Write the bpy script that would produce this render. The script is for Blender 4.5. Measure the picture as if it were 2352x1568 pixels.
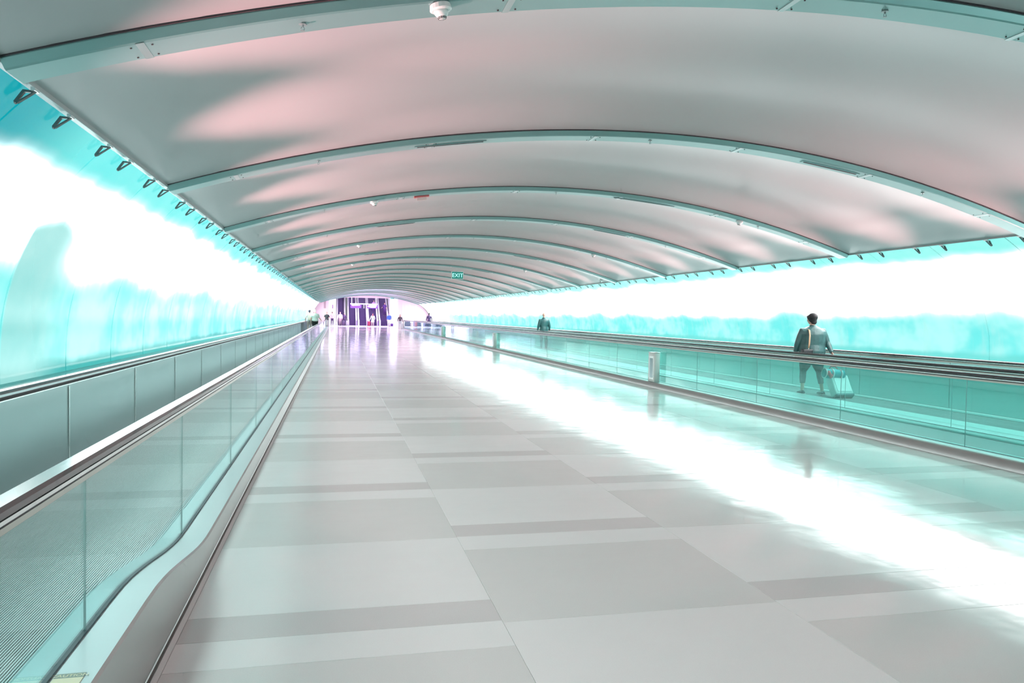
import bpy, bmesh, math, random
from mathutils import Vector, Matrix
random.seed(7)
PI = math.pi
S = bpy.context.scene
for o in list(bpy.data.objects):
    bpy.data.objects.remove(o)
C = S.collection

# ------------------------------------------------------------------ camera
F, YAW, PITCH, ROLL, EYE = 1745.53, .228152, -.0321363, .0184822, 1.55
cam = bpy.data.cameras.new('camera')
cam.sensor_fit = 'HORIZONTAL'
cam.sensor_width = 36.0
cam.lens = F / 2352 * 36.0
cam.clip_start, cam.clip_end = .05, 400
camo = bpy.data.objects.new('camera', cam)
C.objects.link(camo)
fw = Vector((math.sin(YAW) * math.cos(PITCH), math.cos(YAW) * math.cos(PITCH), math.sin(PITCH)))
rt = Vector((math.cos(YAW), -math.sin(YAW), 0))
up = rt.cross(fw)
r2 = math.cos(ROLL) * rt + math.sin(ROLL) * up
u2 = -math.sin(ROLL) * rt + math.cos(ROLL) * up
m = Matrix((r2, u2, -fw)).transposed().to_4x4()
m.translation = (0, 0, EYE)
camo.matrix_world = m
S.camera = camo

# ------------------------------------------------------------------ world, exposure
S.view_settings.view_transform = 'Standard'
S.view_settings.look = 'None'
S.view_settings.gamma = 1
S.view_settings.use_curve_mapping = False
S.view_settings.exposure = 0.58
S.cycles.use_denoising = True
S.cycles.max_bounces = 7
S.cycles.diffuse_bounces = 3
S.cycles.glossy_bounces = 3
S.cycles.use_adaptive_sampling = True
S.cycles.adaptive_threshold = .09
S.cycles.adaptive_min_samples = 12
S.cycles.transparent_max_bounces = 16
S.cycles.sample_clamp_indirect = 6
S.cycles.caustics_reflective = False
S.cycles.caustics_refractive = False
W = bpy.data.worlds.new('world')
S.world = W
W.use_nodes = True
W.node_tree.nodes['Background'].inputs[0].default_value = (.85, .9, .95, 1)
W.node_tree.nodes['Background'].inputs[1].default_value = .3

# light strengths
WALL_WHITE = 5.8      # the white clouds of the glowing glass walls
WALL_CYAN = .70
PINK_SPOT = 1080.0
NEAR, FAR = -8.0, 88.0      # the tunnel runs from behind the camera to the end wall
PITCH_RIB, RIB0 = 3.95, 4.42
XC = 3.76


def arc(x):
    return 3.72 - (x - 3.75) ** 2 / 32.54


def add_light(name, kind, loc, aim, energy, color, **kw):
    l = bpy.data.lights.new(name, kind)
    l.energy, l.color = energy, color
    for k, v in kw.items():
        setattr(l, k, v)
    o = bpy.data.objects.new(name, l)
    C.objects.link(o)
    o.location = loc
    o.rotation_euler = (Vector(aim) - Vector(loc)).to_track_quat('-Z', 'Y').to_euler()
    return o


# cove lamps hidden between the wall rails and the glass walls: two per ceiling bay and side
k = 0
y = RIB0 - 2 * PITCH_RIB + .35
while y < 84:
    for sx, x0, x1 in ((-1, -2.42, .25), (1, 10.41, 7.25)):
        if sx > 0 and y < 6:
            continue
        l = add_light('cove_lamp', 'SPOT', (x0, y, 1.0), (x1, y + .1, arc(x1)), PINK_SPOT, (1.0, .40, .42),
                      spot_size=math.radians(42), spot_blend=.9, shadow_soft_size=.04)
    y += PITCH_RIB / 2
# lilac lamps of the escalator hall and the end of the tunnel
add_light('hall_lamp', 'AREA', (3.3, 98, 7.5), (3.3, 98, 0), 1300, (.80, .66, 1.0), size=9, size_y=8, shape='RECTANGLE')
add_light('hall_lamp', 'AREA', (3.3, 92.5, 5.2), (3.3, 106, 1.6), 850, (.86, .74, 1.0), size=8, size_y=1.0, shape='RECTANGLE')
add_light('end_lamp', 'AREA', (3.75, 76, 3.5), (3.75, 90, 1.2), 470, (1.0, .36, .76), size=4.5, size_y=.6, shape='RECTANGLE')
add_light('end_lamp', 'AREA', (3.75, 66, 3.52), (3.75, 74, 0), 150, (1.0, .55, .85), size=4.5, size_y=.5, shape='RECTANGLE')


# ------------------------------------------------------------------ materials
MATS = {}


def nt(name):
    mt = bpy.data.materials.new(name)
    mt.use_nodes = True
    n = mt.node_tree
    return mt, n, n.nodes['Principled BSDF']


def mat(name, col, rough=.5, metal=0., spec=.5, coat=0., bump=0., bscale=40., var=0., emis=None, es=1.):
    if name in MATS:
        return MATS[name]
    mt, n, b = nt(name)
    b.inputs['Base Color'].default_value = (*col, 1)
    b.inputs['Roughness'].default_value = rough
    b.inputs['Metallic'].default_value = metal
    b.inputs['Specular IOR Level'].default_value = spec
    b.inputs['Coat Weight'].default_value = coat
    if emis:
        b.inputs['Emission Color'].default_value = (*emis, 1)
        b.inputs['Emission Strength'].default_value = es
    if bump or var:
        tc = n.nodes.new('ShaderNodeTexCoord')
        no = n.nodes.new('ShaderNodeTexNoise')
        no.inputs['Scale'].default_value = bscale
        n.links.new(tc.outputs['Object'], no.inputs['Vector'])
        if bump:
            bp = n.nodes.new('ShaderNodeBump')
            bp.inputs['Strength'].default_value = bump
            bp.inputs['Distance'].default_value = .01
            n.links.new(no.outputs['Fac'], bp.inputs['Height'])
            n.links.new(bp.outputs[0], b.inputs['Normal'])
        if var:
            mx = n.nodes.new('ShaderNodeMix')
            mx.data_type = 'RGBA'
            mx.inputs[6].default_value = tuple(c * (1 - var) for c in col) + (1,)
            mx.inputs[7].default_value = tuple(min(1, c * (1 + var)) for c in col) + (1,)
            n.links.new(no.outputs['Fac'], mx.inputs[0])
            n.links.new(mx.outputs[2], b.inputs['Base Color'])
    MATS[name] = mt
    return mt


class G:
    """tiny node-graph helper"""
    def __init__(s, tree):
        s.t = tree

    def math(s, op, a, b=None, c=None):
        n = s.t.nodes.new('ShaderNodeMath')
        n.operation = op
        for i, v in enumerate((a, b, c)):
            if v is None:
                continue
            if isinstance(v, (int, float)):
                n.inputs[i].default_value = v
            else:
                s.t.links.new(v, n.inputs[i])
        return n.outputs[0]

    def step(s, v, a, b):
        n = s.t.nodes.new('ShaderNodeMapRange')
        n.interpolation_type = 'SMOOTHSTEP'
        for i, q in enumerate((v, a, b)):
            if isinstance(q, (int, float)):
                n.inputs[i].default_value = q
            else:
                s.t.links.new(q, n.inputs[i])
        return n.outputs[0]

    def mix(s, f, a, b):
        n = s.t.nodes.new('ShaderNodeMix')
        n.data_type = 'RGBA'
        for i, q in ((0, f), (6, a), (7, b)):
            if isinstance(q, tuple):
                n.inputs[i].default_value = (*q, 1)
            elif isinstance(q, (int, float)):
                n.inputs[i].default_value = q
            else:
                s.t.links.new(q, n.inputs[i])
        return n.outputs[2]

    def noise(s, vec, scale, detail=2., rough=.5):
        n = s.t.nodes.new('ShaderNodeTexNoise')
        n.inputs['Scale'].default_value = scale
        n.inputs['Detail'].default_value = detail
        n.inputs['Roughness'].default_value = rough
        s.t.links.new(vec, n.inputs['Vector'])
        return n.outputs['Fac']

    def comb(s, x, y, z):
        n = s.t.nodes.new('ShaderNodeCombineXYZ')
        for i, v in enumerate((x, y, z)):
            if isinstance(v, (int, float)):
                n.inputs[i].default_value = v
            else:
                s.t.links.new(v, n.inputs[i])
        return n.outputs[0]

    def pos(s):
        g = s.t.nodes.new('ShaderNodeNewGeometry')
        x = s.t.nodes.new('ShaderNodeSeparateXYZ')
        s.t.links.new(g.outputs['Position'], x.inputs[0])
        return x.outputs


def wall_glow(name, side):
    """backlit art glass: cyan foot, white cloud band, cyan top edge, all given off by the pane"""
    mt, n, b = nt(name)
    g = G(n)
    X, Y, Z = g.pos()
    off = 0. if side < 0 else 57.
    v1 = g.comb(g.math('ADD', Y, off), g.math('MULTIPLY', Z, .35), 0.)
    n1 = g.noise(v1, .55, 3., .45)
    n2 = g.noise(g.comb(g.math('ADD', Y, off + 31.), g.math('MULTIPLY', Z, .5), 3.), .8, 3., .5)
    n3 = g.noise(g.comb(g.math('ADD', Y, off + 77.), g.math('MULTIPLY', Z, 1.2), 5.), 1.1, 3., .55)
    streak = g.noise(g.comb(g.math('MULTIPLY', Y, 3.2), g.math('MULTIPLY', Z, .45), 9. + off), 1., 4., .6)
    zl0 = 1.86 if side < 0 else 1.70
    ramp = .62
    zl = g.math('ADD', zl0, g.math('MULTIPLY', g.math('SUBTRACT', n1, .5), ramp))
    zl = g.math('ADD', zl, g.math('MULTIPLY', g.math('SUBTRACT', streak, .5), .12))
    lowcut = g.step(g.math('SUBTRACT', Z, zl), -.18, .20)
    zu0 = 2.60 if side < 0 else 2.63
    zu = g.math('ADD', zu0, g.math('MULTIPLY', g.math('SUBTRACT', n2, .5), .30))
    if side < 0:                                     # the top edge is bluer and deeper towards the near end
        near = g.math('SUBTRACT', 1., g.step(Y, 4., 9.))
        zu = g.math('SUBTRACT', zu, g.math('MULTIPLY', near, .10))
    upcut = g.math('SUBTRACT', 1., g.step(g.math('SUBTRACT', Z, zu), -.12, .10))
    white = g.math('MULTIPLY', lowcut, upcut)
    # the cyan of the lower part
    low = g.mix(g.step(n3, .36, .66), (.16, .80, .78), (.44, .93, .90))
    low = g.mix(g.math('MULTIPLY', g.step(streak, .52, .72), .55), low, (.42, .80, .78))
    foot = g.math('SUBTRACT', 1., g.step(g.math('ADD', Z, g.math('MULTIPLY', n3, .12)), 1.09, 1.19))
    low = g.mix(g.math('MULTIPLY', foot, .9), low, (.0, .34, .33) if side < 0 else (.16, .70, .66))
    if side < 0:
        deep = g.math('SUBTRACT', 1., g.step(Y, 5.0, 6.6))
        top = g.mix(deep, g.mix(n3, (.04, .70, .72), (.22, .82, .78)), (.0, .34, .40))
        # one dim, greyish pane in the art
        pane = g.math('MULTIPLY', g.step(Y, 6.50, 6.56),
                      g.math('SUBTRACT', 1., g.step(g.math('ADD', Y, g.math('MULTIPLY', n1, .5)), 7.3, 8.25)))
        ztop = g.math('ADD', 2.24, g.math('MULTIPLY', g.math('SUBTRACT', n2, .5), .5))
        ztop = g.math('SUBTRACT', ztop, g.math('MULTIPLY', g.math('ABSOLUTE', g.math('SUBTRACT', Y, 7.0)), .28))
        pane = g.math('MULTIPLY', pane, g.math('SUBTRACT', 1., g.step(g.math('SUBTRACT', Z, ztop), -.06, .12)))
    else:
        top = g.mix(n3, (.16, .80, .74), (.40, .88, .82))
    col = g.mix(g.step(Z, 2.2, 2.3), low, top)
    if side < 0:
        col = g.mix(g.math('MULTIPLY', pane, .85), col, g.mix(n3, (.20, .56, .54), (.42, .74, .70)))
        white = g.math('MULTIPLY', white, g.math('SUBTRACT', 1., g.math('MULTIPLY', pane, .92)))
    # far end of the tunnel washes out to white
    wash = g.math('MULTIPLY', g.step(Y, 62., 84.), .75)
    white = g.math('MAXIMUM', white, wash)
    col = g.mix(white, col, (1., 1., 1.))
    st = g.math('ADD', WALL_CYAN, g.math('MULTIPLY', g.math('MULTIPLY', g.math('POWER', white, 2.6), g.math('ADD', .8, g.math('MULTIPLY', g.step(Y, 1., 7.), .2))), WALL_WHITE - WALL_CYAN))
    n.links.new(col, b.inputs['Emission Color'])
    n.links.new(st, b.inputs['Emission Strength'])
    b.inputs['Base Color'].default_value = (.02, .07, .07, 1)
    b.inputs['Roughness'].default_value = .14
    b.inputs['Specular IOR Level'].default_value = .22
    MATS[name] = mt
    return mt


GLOW_L = wall_glow('left_glowing_glass', -1)
GLOW_R = wall_glow('right_glowing_glass', 1)


def terrazzo(name, c1, c2):
    mt, n, b = nt(name)
    g = G(n)
    tc = n.nodes.new('ShaderNodeNewGeometry')
    P = tc.outputs['Position']
    X, Y, Z = g.pos()
    speck = g.noise(P, 170., 3., .7)
    blot = g.noise(P, 2.2, 3., .5)
    f = g.math('ADD', g.math('MULTIPLY', speck, .8), g.math('MULTIPLY', blot, .25))
    n.links.new(g.mix(f, c1, c2), b.inputs['Base Color'])
    wav = g.noise(g.comb(g.math('MULTIPLY', X, 1.5), g.math('MULTIPLY', Y, 1.0), 0.), .95, 3., .5)
    fine = g.noise(g.comb(g.math('MULTIPLY', X, 1.2), g.math('MULTIPLY', Y, 4.), 0.), 1.3, 3., .55)
    bp = n.nodes.new('ShaderNodeBump')
    bp.inputs['Strength'].default_value = 1.
    bp.inputs['Distance'].default_value = .0042
    n.links.new(g.math('ADD', wav, g.math('MULTIPLY', fine, .17)), bp.inputs['Height'])
    n.links.new(bp.outputs[0], b.inputs['Normal'])
    b.inputs['Roughness'].default_value = .10
    b.inputs['IOR'].default_value = 1.37
    b.inputs['Coat Weight'].default_value = .0
    b.inputs['Coat Roughness'].default_value = .06
    n.links.new(bp.outputs[0], b.inputs['Coat Normal'])
    MATS[name] = mt
    return mt


T_LIGHT = terrazzo('light_terrazzo', (.79, .84, .82), (.91, .96, .94))
T_GREY = terrazzo('grey_terrazzo', (.67, .71, .69), (.81, .86, .83))
T_DARK = terrazzo('dark_terrazzo', (.60, .62, .61), (.76, .78, .76))
GROUT = mat('pale_joint', (.66, .68, .66), .5)

PLASTER = mat('satin_ceiling', (.285, .33, .33), .34, spec=.45, bump=.02, bscale=3.)
STEEL = mat('brushed_steel', (.50, .56, .56), .30, metal=.9, bump=.03, bscale=6.)
STEEL_P = mat('steel_side_panel', (.35, .43, .43), .30, metal=.8, bump=.035, bscale=1.1)
STEEL_L = mat('light_steel_deck', (.50, .63, .63), .36, metal=.25, bump=.02, bscale=3.)
STEEL_S = mat('steel_skirt', (.44, .46, .45), .38, metal=.7)
RIBM = mat('rib_cover', (.20, .38, .37), .30, metal=.55)
RUBBER = mat('handrail_rubber', (.035, .025, .03), .22, spec=.6, coat=.5)
DARK = mat('dark_groove', (.03, .025, .03), .6)
GASKET = mat('glass_gasket', (.05, .09, .10), .5)
CHANNEL = mat('rail_channel', (.40, .41, .37), .35, metal=.6)
BRIGHT = mat('bright_trim', (.85, .88, .87), .18, metal=.9)
BELT = mat('belt_rubber', (.17, .24, .24), .42, spec=.5)
BELT_T = mat('belt_rib_top', (.52, .64, .63), .38, metal=.4)
WHITEP = mat('white_paint', (.86, .86, .86), .5)
PINKW = mat('end_wall_pink_lit', (.88, .72, .82), .55)  # near-white wall; part of the pink light is put into its colour
BRACK = mat('bracket_metal', (.10, .12, .12), .4, metal=.5)


def glass(name, tint, n0=1.5):
    mt = bpy.data.materials.new(name)
    mt.use_nodes = True
    n = mt.node_tree
    n.nodes.remove(n.nodes['Principled BSDF'])
    out = n.nodes['Material Output']
    tr = n.nodes.new('ShaderNodeBsdfTransparent')
    tr.inputs[0].default_value = (*tint, 1)
    gl = n.nodes.new('ShaderNodeBsdfGlossy')
    gl.inputs['Roughness'].default_value = .02
    gl.inputs[0].default_value = (.92, 1., .99, 1)
    fr = n.nodes.new('ShaderNodeFresnel')
    ge = n.nodes.new('ShaderNodeNewGeometry')
    ior = G(n).math('SUBTRACT', n0, G(n).math('MULTIPLY', ge.outputs['Backfacing'], n0 - 1 / n0))
    n.links.new(ior, fr.inputs[0])     # same reflectance seen from either face of the sheet
    mx = n.nodes.new('ShaderNodeMixShader')
    n.links.new(fr.outputs[0], mx.inputs[0])
    n.links.new(tr.outputs[0], mx.inputs[1])
    n.links.new(gl.outputs[0], mx.inputs[2])
    n.links.new(mx.outputs[0], out.inputs[0])
    MATS[name] = mt
    return mt


GLASS = glass('balustrade_glass', (.84, .955, .95), 1.62)
GLASS_R = glass('balustrade_glass_green', (.70, .93, .90))


# ------------------------------------------------------------------ mesh helpers
class MB:
    def __init__(s):
        s.v, s.f, s.mi = [], [], []

    def add(s, vs, fs, mi=0):
        o = len(s.v)
        s.v += [tuple(v) for v in vs]
        s.f += [tuple(i + o for i in f) for f in fs]
        s.mi += [mi] * len(fs)
        return s

    def box(s, x0, x1, y0, y1, z0, z1, mi=0):
        vs = [(x, y, z) for z in (z0, z1) for y in (y0, y1) for x in (x0, x1)]
        return s.add(vs, [(0, 2, 3, 1), (4, 5, 7, 6), (0, 1, 5, 4), (2, 6, 7, 3), (0, 4, 6, 2), (1, 3, 7, 5)], mi)

    def grid(s, rows, mi=0, closed=False):
        nr, nc = len(rows), len(rows[0])
        vs = [p for r in rows for p in r]
        fs = []
        for i in range(nr - 1):
            for j in range(nc if closed else nc - 1):
                k = (j + 1) % nc
                fs.append((i * nc + j, i * nc + k, (i + 1) * nc + k, (i + 1) * nc + j))
        return s.add(vs, fs, mi)

    def prism(s, poly, axis, a, b, mi=0):
        """poly of 2D points extruded along an axis from a to b"""
        def P(p, t):
            return (t, p[0], p[1]) if axis == 'x' else (p[0], t, p[1]) if axis == 'y' else (p[0], p[1], t)
        n = len(poly)
        vs = [P(p, a) for p in poly] + [P(p, b) for p in poly]
        fs = [tuple(range(n)), tuple(range(2 * n - 1, n - 1, -1))]
        fs += [(i, i + n, (i + 1) % n + n, (i + 1) % n) for i in range(n)]
        return s.add(vs, fs, mi)

    def cyl(s, p0, p1, r0, r1=None, seg=12, mi=0):
        r1 = r0 if r1 is None else r1
        return s.tube([p0, p1], [(r0, r0), (r1, r1)], seg, mi)

    def tube(s, pts, rad, seg=12, mi=0, ref=(1, 0, 0)):
        pts = [Vector(p) for p in pts]
        rings = []
        for i, p in enumerate(pts):
            t = (pts[min(i + 1, len(pts) - 1)] - pts[max(i - 1, 0)])
            t = t.normalized() if t.length > 1e-9 else Vector((0, 0, 1))
            rv = Vector(ref)
            if abs(rv.dot(t)) > .93:
                rv = Vector((0, 1, 0))
            a = (rv - t * rv.dot(t)).normalized()
            b = t.cross(a)
            ra, rb = rad[i] if isinstance(rad[i], tuple) else (rad[i], rad[i])
            rings.append([p + a * ra * math.cos(2 * PI * j / seg) + b * rb * math.sin(2 * PI * j / seg) for j in range(seg)])
        o = len(s.v)
        s.grid(rings, mi, True)
        s.f.append(tuple(o + j for j in range(seg))[::-1]); s.mi.append(mi)
        e = o + (len(pts) - 1) * seg
        s.f.append(tuple(e + j for j in range(seg))); s.mi.append(mi)
        return s

    def ball(s, c, r, seg=12, rings=8, mi=0):
        r = r if isinstance(r, tuple) else (r, r, r)
        rows = []
        for i in range(rings + 1):
            th = PI * (i / rings * .998 + .001)
            rows.append([(c[0] + r[0] * math.sin(th) * math.cos(2 * PI * j / seg), c[1] + r[1] * math.sin(th) * math.sin(2 * PI * j / seg), c[2] - r[2] * math.cos(th)) for j in range(seg)])
        o = len(s.v)
        s.grid(rows, mi, True)
        s.f.append(tuple(o + j for j in range(seg))[::-1]); s.mi.append(mi)
        e = o + rings * seg
        s.f.append(tuple(e + j for j in range(seg))); s.mi.append(mi)
        return s

    def mesh(s, name, mats, smooth=False):
        me = bpy.data.meshes.new(name)
        me.from_pydata(s.v, [], s.f)
        for q in (mats if isinstance(mats, (list, tuple)) else [mats]):
            me.materials.append(q)
        me.polygons.foreach_set('material_index', s.mi)
        if smooth:
            me.polygons.foreach_set('use_smooth', [True] * len(me.polygons))
        me.update()
        bm = bmesh.new()
        bm.from_mesh(me)
        bmesh.ops.recalc_face_normals(bm, faces=bm.faces)
        bm.to_mesh(me)
        bm.free()
        return me

    def build(s, name, mats, parent=None, smooth=False, loc=None):
        return put(s.mesh(name, mats, smooth), name, parent, loc)


def put(me, name, parent=None, loc=None):
    o = bpy.data.objects.new(name, me)
    C.objects.link(o)
    if parent:
        o.parent = parent
    if loc:
        o.location = loc
    return o


def tag(o, label=None, cat=None, group=None, kind=None):
    for k, v in (('label', label), ('category', cat), ('group', group), ('kind', kind)):
        if v:
            o[k] = v
    return o


def text_mesh(name, body, size, ext, material, parent, loc, rot=(0, 0, 0)):
    fc = bpy.data.curves.new('tmp', 'FONT')
    fc.body, fc.size, fc.extrude, fc.align_x = body, size, ext, 'CENTER'
    fo = bpy.data.objects.new('tmp', fc)
    C.objects.link(fo)
    dg = bpy.context.evaluated_depsgraph_get()
    me = bpy.data.meshes.new_from_object(fo.evaluated_get(dg), depsgraph=dg)
    bpy.data.objects.remove(fo)
    me.materials.clear()
    me.materials.append(material)
    o = put(me, name, parent, loc)
    o.rotation_euler = rot
    return o


def thing(name, label, cat, loc=(0, 0, 0), rz=0., group=None):
    o = bpy.data.objects.new(name, None)
    C.objects.link(o)
    o.location = loc
    o.rotation_euler = (0, 0, rz)
    o.empty_display_size = .2
    return tag(o, label, cat, group)


def rbox(name, mats, parent, x0, x1, y0, y1, z0, z1, bev=.02, seg=2, rot=None, loc=None):
    bm = bmesh.new()
    bmesh.ops.create_cube(bm, size=1)
    for v in bm.verts:
        v.co = Vector(((x0 + x1) / 2 + v.co.x * (x1 - x0), (y0 + y1) / 2 + v.co.y * (y1 - y0), (z0 + z1) / 2 + v.co.z * (z1 - z0)))
    bmesh.ops.bevel(bm, geom=list(bm.edges), offset=bev, segments=seg, profile=.6, affect='EDGES')
    me = bpy.data.meshes.new(name)
    bm.to_mesh(me)
    bm.free()
    me.materials.append(mats)
    me.polygons.foreach_set('use_smooth', [True] * len(me.polygons))
    o = put(me, name, parent, loc)
    if rot:
        o.rotation_euler = rot
    return o


# ------------------------------------------------------------------ floor
XE = [-.711 + 1.556 * i for i in range(6)]
fl = MB()
fl.box(-3.2, 11.2, NEAR, FAR, -.12, -.004)
floor = tag(fl.build('floor', GROUT), 'pale terrazzo concourse floor of long grey and white slabs', kind='structure')
TONES = [T_LIGHT, T_GREY, T_DARK]
tile_mesh = {}


def tile(x0, x1, y0, y1, tone, bmb=None):
    g = .0011
    if bmb is not None:
        bmb[tone].box(x0 + g, x1 - g, y0 + g, y1 - g, -.03, 0)
        return
    key = (round(x1 - x0, 3), round(y1 - y0, 3), tone)
    if key not in tile_mesh:
        w, d = key[0] / 2 - g, key[1] / 2 - g
        q = MB()
        e = .0012
        rows = [[(-w, -d, -.03), (w, -d, -.03), (w, d, -.03), (-w, d, -.03)],
                [(-w, -d, -e), (w, -d, -e), (w, d, -e), (-w, d, -e)],
                [(-w + e, -d + e, 0), (w - e, -d + e, 0), (w - e, d - e, 0), (-w + e, d - e, 0)]]
        q.grid(rows, 0, True)
        q.add(rows[2], [(0, 1, 2, 3)])
        q.add(rows[0], [(3, 2, 1, 0)])
        tile_mesh[key] = q.mesh('slab', TONES[tone])
    put(tile_mesh[key], 'slab', floor, ((x0 + x1) / 2, (y0 + y1) / 2, 0))


far_tiles = [MB(), MB(), MB()]
for c in range(5):
    x0, x1 = XE[c], XE[c + 1]
    sh = 0. if c % 2 == 0 else 1.492
    for k in range(-5, 36):
        b0 = 3.745 + 2.992 * k + sh
        for a, b, tone in ((0, .295, 2), (.295, 1.475, 0), (1.475, 2.69, 1), (2.69, 2.992, 0)):
            ya, yb = b0 + a, b0 + b
            if yb < NEAR + .1 or ya > 103:
                continue
            yb = min(yb, 103)
            if ya > 88 and (x1 < -.2):
                continue
            tile(x0, x1, ya, yb, tone, None if (1.0 < yb and ya < 27.) else far_tiles)
for i, q in enumerate(far_tiles):
    tag(q.build('distant_slabs', TONES[i], floor), kind='stuff')
# border strips between the slabs and the walkway skirts
MB().box(-.80, XE[0], NEAR, FAR, -.03, -.001).box(XE[5], 7.10, NEAR, FAR, -.03, -.001).build('border_strip', T_LIGHT, floor)

# ------------------------------------------------------------------ ceiling, bay by bay, and its ribs
XL, XR = -1.68, 9.20
cs = MB()
cs.box(XL - .42, XL, NEAR, FAR, 2.815, 2.85)
cs.box(XR, XR + .45, NEAR, FAR, 2.815, 2.85)
# the rounded lips along both ceiling edges
for s, xe in ((-1, XL), (1, XR)):
    prof = [(xe, 2.85), (xe + s * .012, 2.83), (xe + s * .010, 2.806), (xe, 2.801), (xe - s * .004, 2.805), (xe - s * .004, 2.84)]
    cs.prism(prof, 'y', NEAR, FAR)
ceiling = tag(cs.build('ceiling', PLASTER), 'white vaulted tunnel ceiling divided into bays by curved ribs', kind='structure')
NB = 25


def bay_mesh():
    q = MB()
    rows = []
    nx, ny = 44, 14
    for j in range(ny + 1):
        t = j / ny
        yy = t * PITCH_RIB
        # two soft swells in every bay
        sw = .085 * math.sin(PI * t) + .028 * (1 - math.cos(4 * PI * t)) * .5
        row = []
        for i in range(nx + 1):
            x = XL + (XR - XL) * i / nx
            e = min((x - XL), (XR - x))
            fade = min(1., e / 1.2)
            fade = fade * fade * (3 - 2 * fade)
            edge = .035 * math.exp(-((e - .42) / .16) ** 2)
            row.append((x, yy, arc(x) + sw * fade + edge * math.sin(PI * t) ** .5 + .012))
        rows.append(row)
    q.grid(rows)
    return q.mesh('ceiling_panel', PLASTER, True)


bm_ = bay_mesh()


def rib_mesh():
    q = MB()
    rows = []
    for i in range(61):
        x = XL + (XR - XL) * i / 60
        z = arc(x)
        sl = -(x - 3.75) / 16.27
        n = Vector((-sl, 0, 1)).normalized()
        def P(y, d):
            return (x - n.x * d, y, z - n.z * d)
        rows.append([P(-.02, -.09), P(-.02, .0), P(0., .045), P(.012, .052), P(.235, .052), P(.25, .045), P(.25, -.09)])
    q.grid(rows)
    # dark shadow gap on the near side of the rib
    rows = []
    for i in range(61):
        x = XL + (XR - XL) * i / 60
        z = arc(x)
        rows.append([(x, -.034, z + .03), (x, -.034, z + .006), (x, -.02, z + .006), (x, -.02, z + .03)])
    q.grid(rows, 1)
    return q.mesh('rib', [RIBM, DARK], False)


rib_m = rib_mesh()
joint_m = MB()
jb = MB().box(-.022, .022, .004, .246, -.002, .001)
for sx in (-.055, .055):
    for sy in (.05, .2):
        jb.cyl((sx, sy, -.004), (sx, sy, .001), .006, seg=8, mi=1)
joint_m = jb.mesh('joint_plate', [STEEL, DARK])
ribs = []
for k in range(-3, NB - 3):
    y0 = RIB0 + PITCH_RIB * k
    if y0 + PITCH_RIB > NEAR and y0 < FAR - .5:
        put(bm_, 'ceiling_panel', ceiling, (0, y0, 0))
    if NEAR < y0 < FAR - .3:
        r = put(rib_m, 'rib', ceiling, (0, y0, 0))
        ribs.append((k, y0, r))
        for jx in (-1.03, 1.0, 2.9, 4.75, 6.55, 8.35):
            j = put(joint_m, 'joint_plate', r, (jx, 0, arc(jx) - .054))
            j.rotation_euler = (0, math.atan((jx - 3.75) / 16.27), 0)

# ------------------------------------------------------------------ glowing glass walls
def wall_x(z, side):
    t = max(0., (z - 1.0) / 1.78) ** 2.5
    return -2.5 + .72 * t if side < 0 else 10.5 - 1.20 * t


def make_wall(name, side, glow, step, y_first, label):
    back = MB()
    rows = []
    zs = [0., .5, .95] + [1.0 + 1.84 * i / 14 for i in range(15)]
    for z in zs:
        x = wall_x(min(z, 2.84), side) + side * .03
        rows.append([(x, NEAR, z), (x, FAR, z)])
    back.grid(rows)
    w = tag(back.build(name, mat('wall_backing', (.01, .05, .05), .7)), label, kind='structure')
    pane = MB()
    zz = [.94 + 1.885 * i / 18 for i in range(19)]
    g = .011
    fr = [[(wall_x(z, side), y, z) for z in zz] for y in (g, step - g)]
    bk = [[(wall_x(z, side) + side * .02, y, z) for z in zz] for y in (g, step - g)]
    pane.grid(fr)
    pane.grid(bk)
    pane.grid([fr[0], bk[0]])
    pane.grid([fr[1], bk[1]])
    pm = pane.mesh('glass_pane', glow, True)
    y = y_first
    while y > NEAR:
        y -= step
    ys = []
    while y + step < FAR:
        if y > NEAR:
            put(pm, 'glass_pane', w, (0, y, 0))
            ys.append(y)
        y += step
    # closing strip up to the end wall
    return w, ys


wl, ysl = make_wall('wall_left', -1, GLOW_L, 1.485, 7.99, 'curved left wall of backlit cyan and white art glass panes')
wr, ysr = make_wall('wall_right', 1, GLOW_R, 1.42, 9.0, 'curved right wall of backlit cyan and white art glass panes')

# brackets: open triangular clips hanging from the ceiling edge to the glass
def bracket_mesh(side):
    q = MB()
    o = [(-side * .012, 0), (side * .060, .004), (side * .108, -.066), (side * .090, -.076)]
    i_ = [(side * .014, -.011), (side * .052, -.010), (side * .084, -.052), (side * .078, -.056)]
    th = .012
    for y in (-th, th):
        q.add([(x, y, z) for x, z in o] + [(x, y, z) for x, z in i_], [(a, (a + 1) % 4, (a + 1) % 4 + 4, a + 4) for a in range(4)])
    for L_ in (o, i_):
        q.add([(x, -th, z) for x, z in L_] + [(x, th, z) for x, z in L_], [(a, (a + 1) % 4, (a + 1) % 4 + 4, a + 4) for a in range(4)])
    q.box(-.012, .012, -.035, .035, -.004, .016, 1)
    q.ball((side * .100, 0, -.071), (.011, .016, .011), 6, 4, 0)
    return q.mesh('bracket', [BRACK, STEEL])


for side, w, step, first, xe in ((-1, wl, 1.485, 4.90, XL), (1, wr, 1.40, 8.71, XR)):
    bm2 = bracket_mesh(side)
    y = first
    while y > NEAR:
        y -= step
    while y < FAR - 1.5:
        for d in (0, .60 if side < 0 else .56):
            if y + d > 0:
                put(bm2, 'bracket', w, (xe + side * .01, y + d, 2.79))
        y += step

# wall behind the camera
bw = MB()
bw.box(-3.2, 11.2, NEAR - .2, NEAR, -.1, 4.)
tag(bw.build('wall_back', mat('back_wall_paint', (.66, .72, .72), .5)), 'plain wall closing the tunnel behind the viewer', kind='structure')

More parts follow.
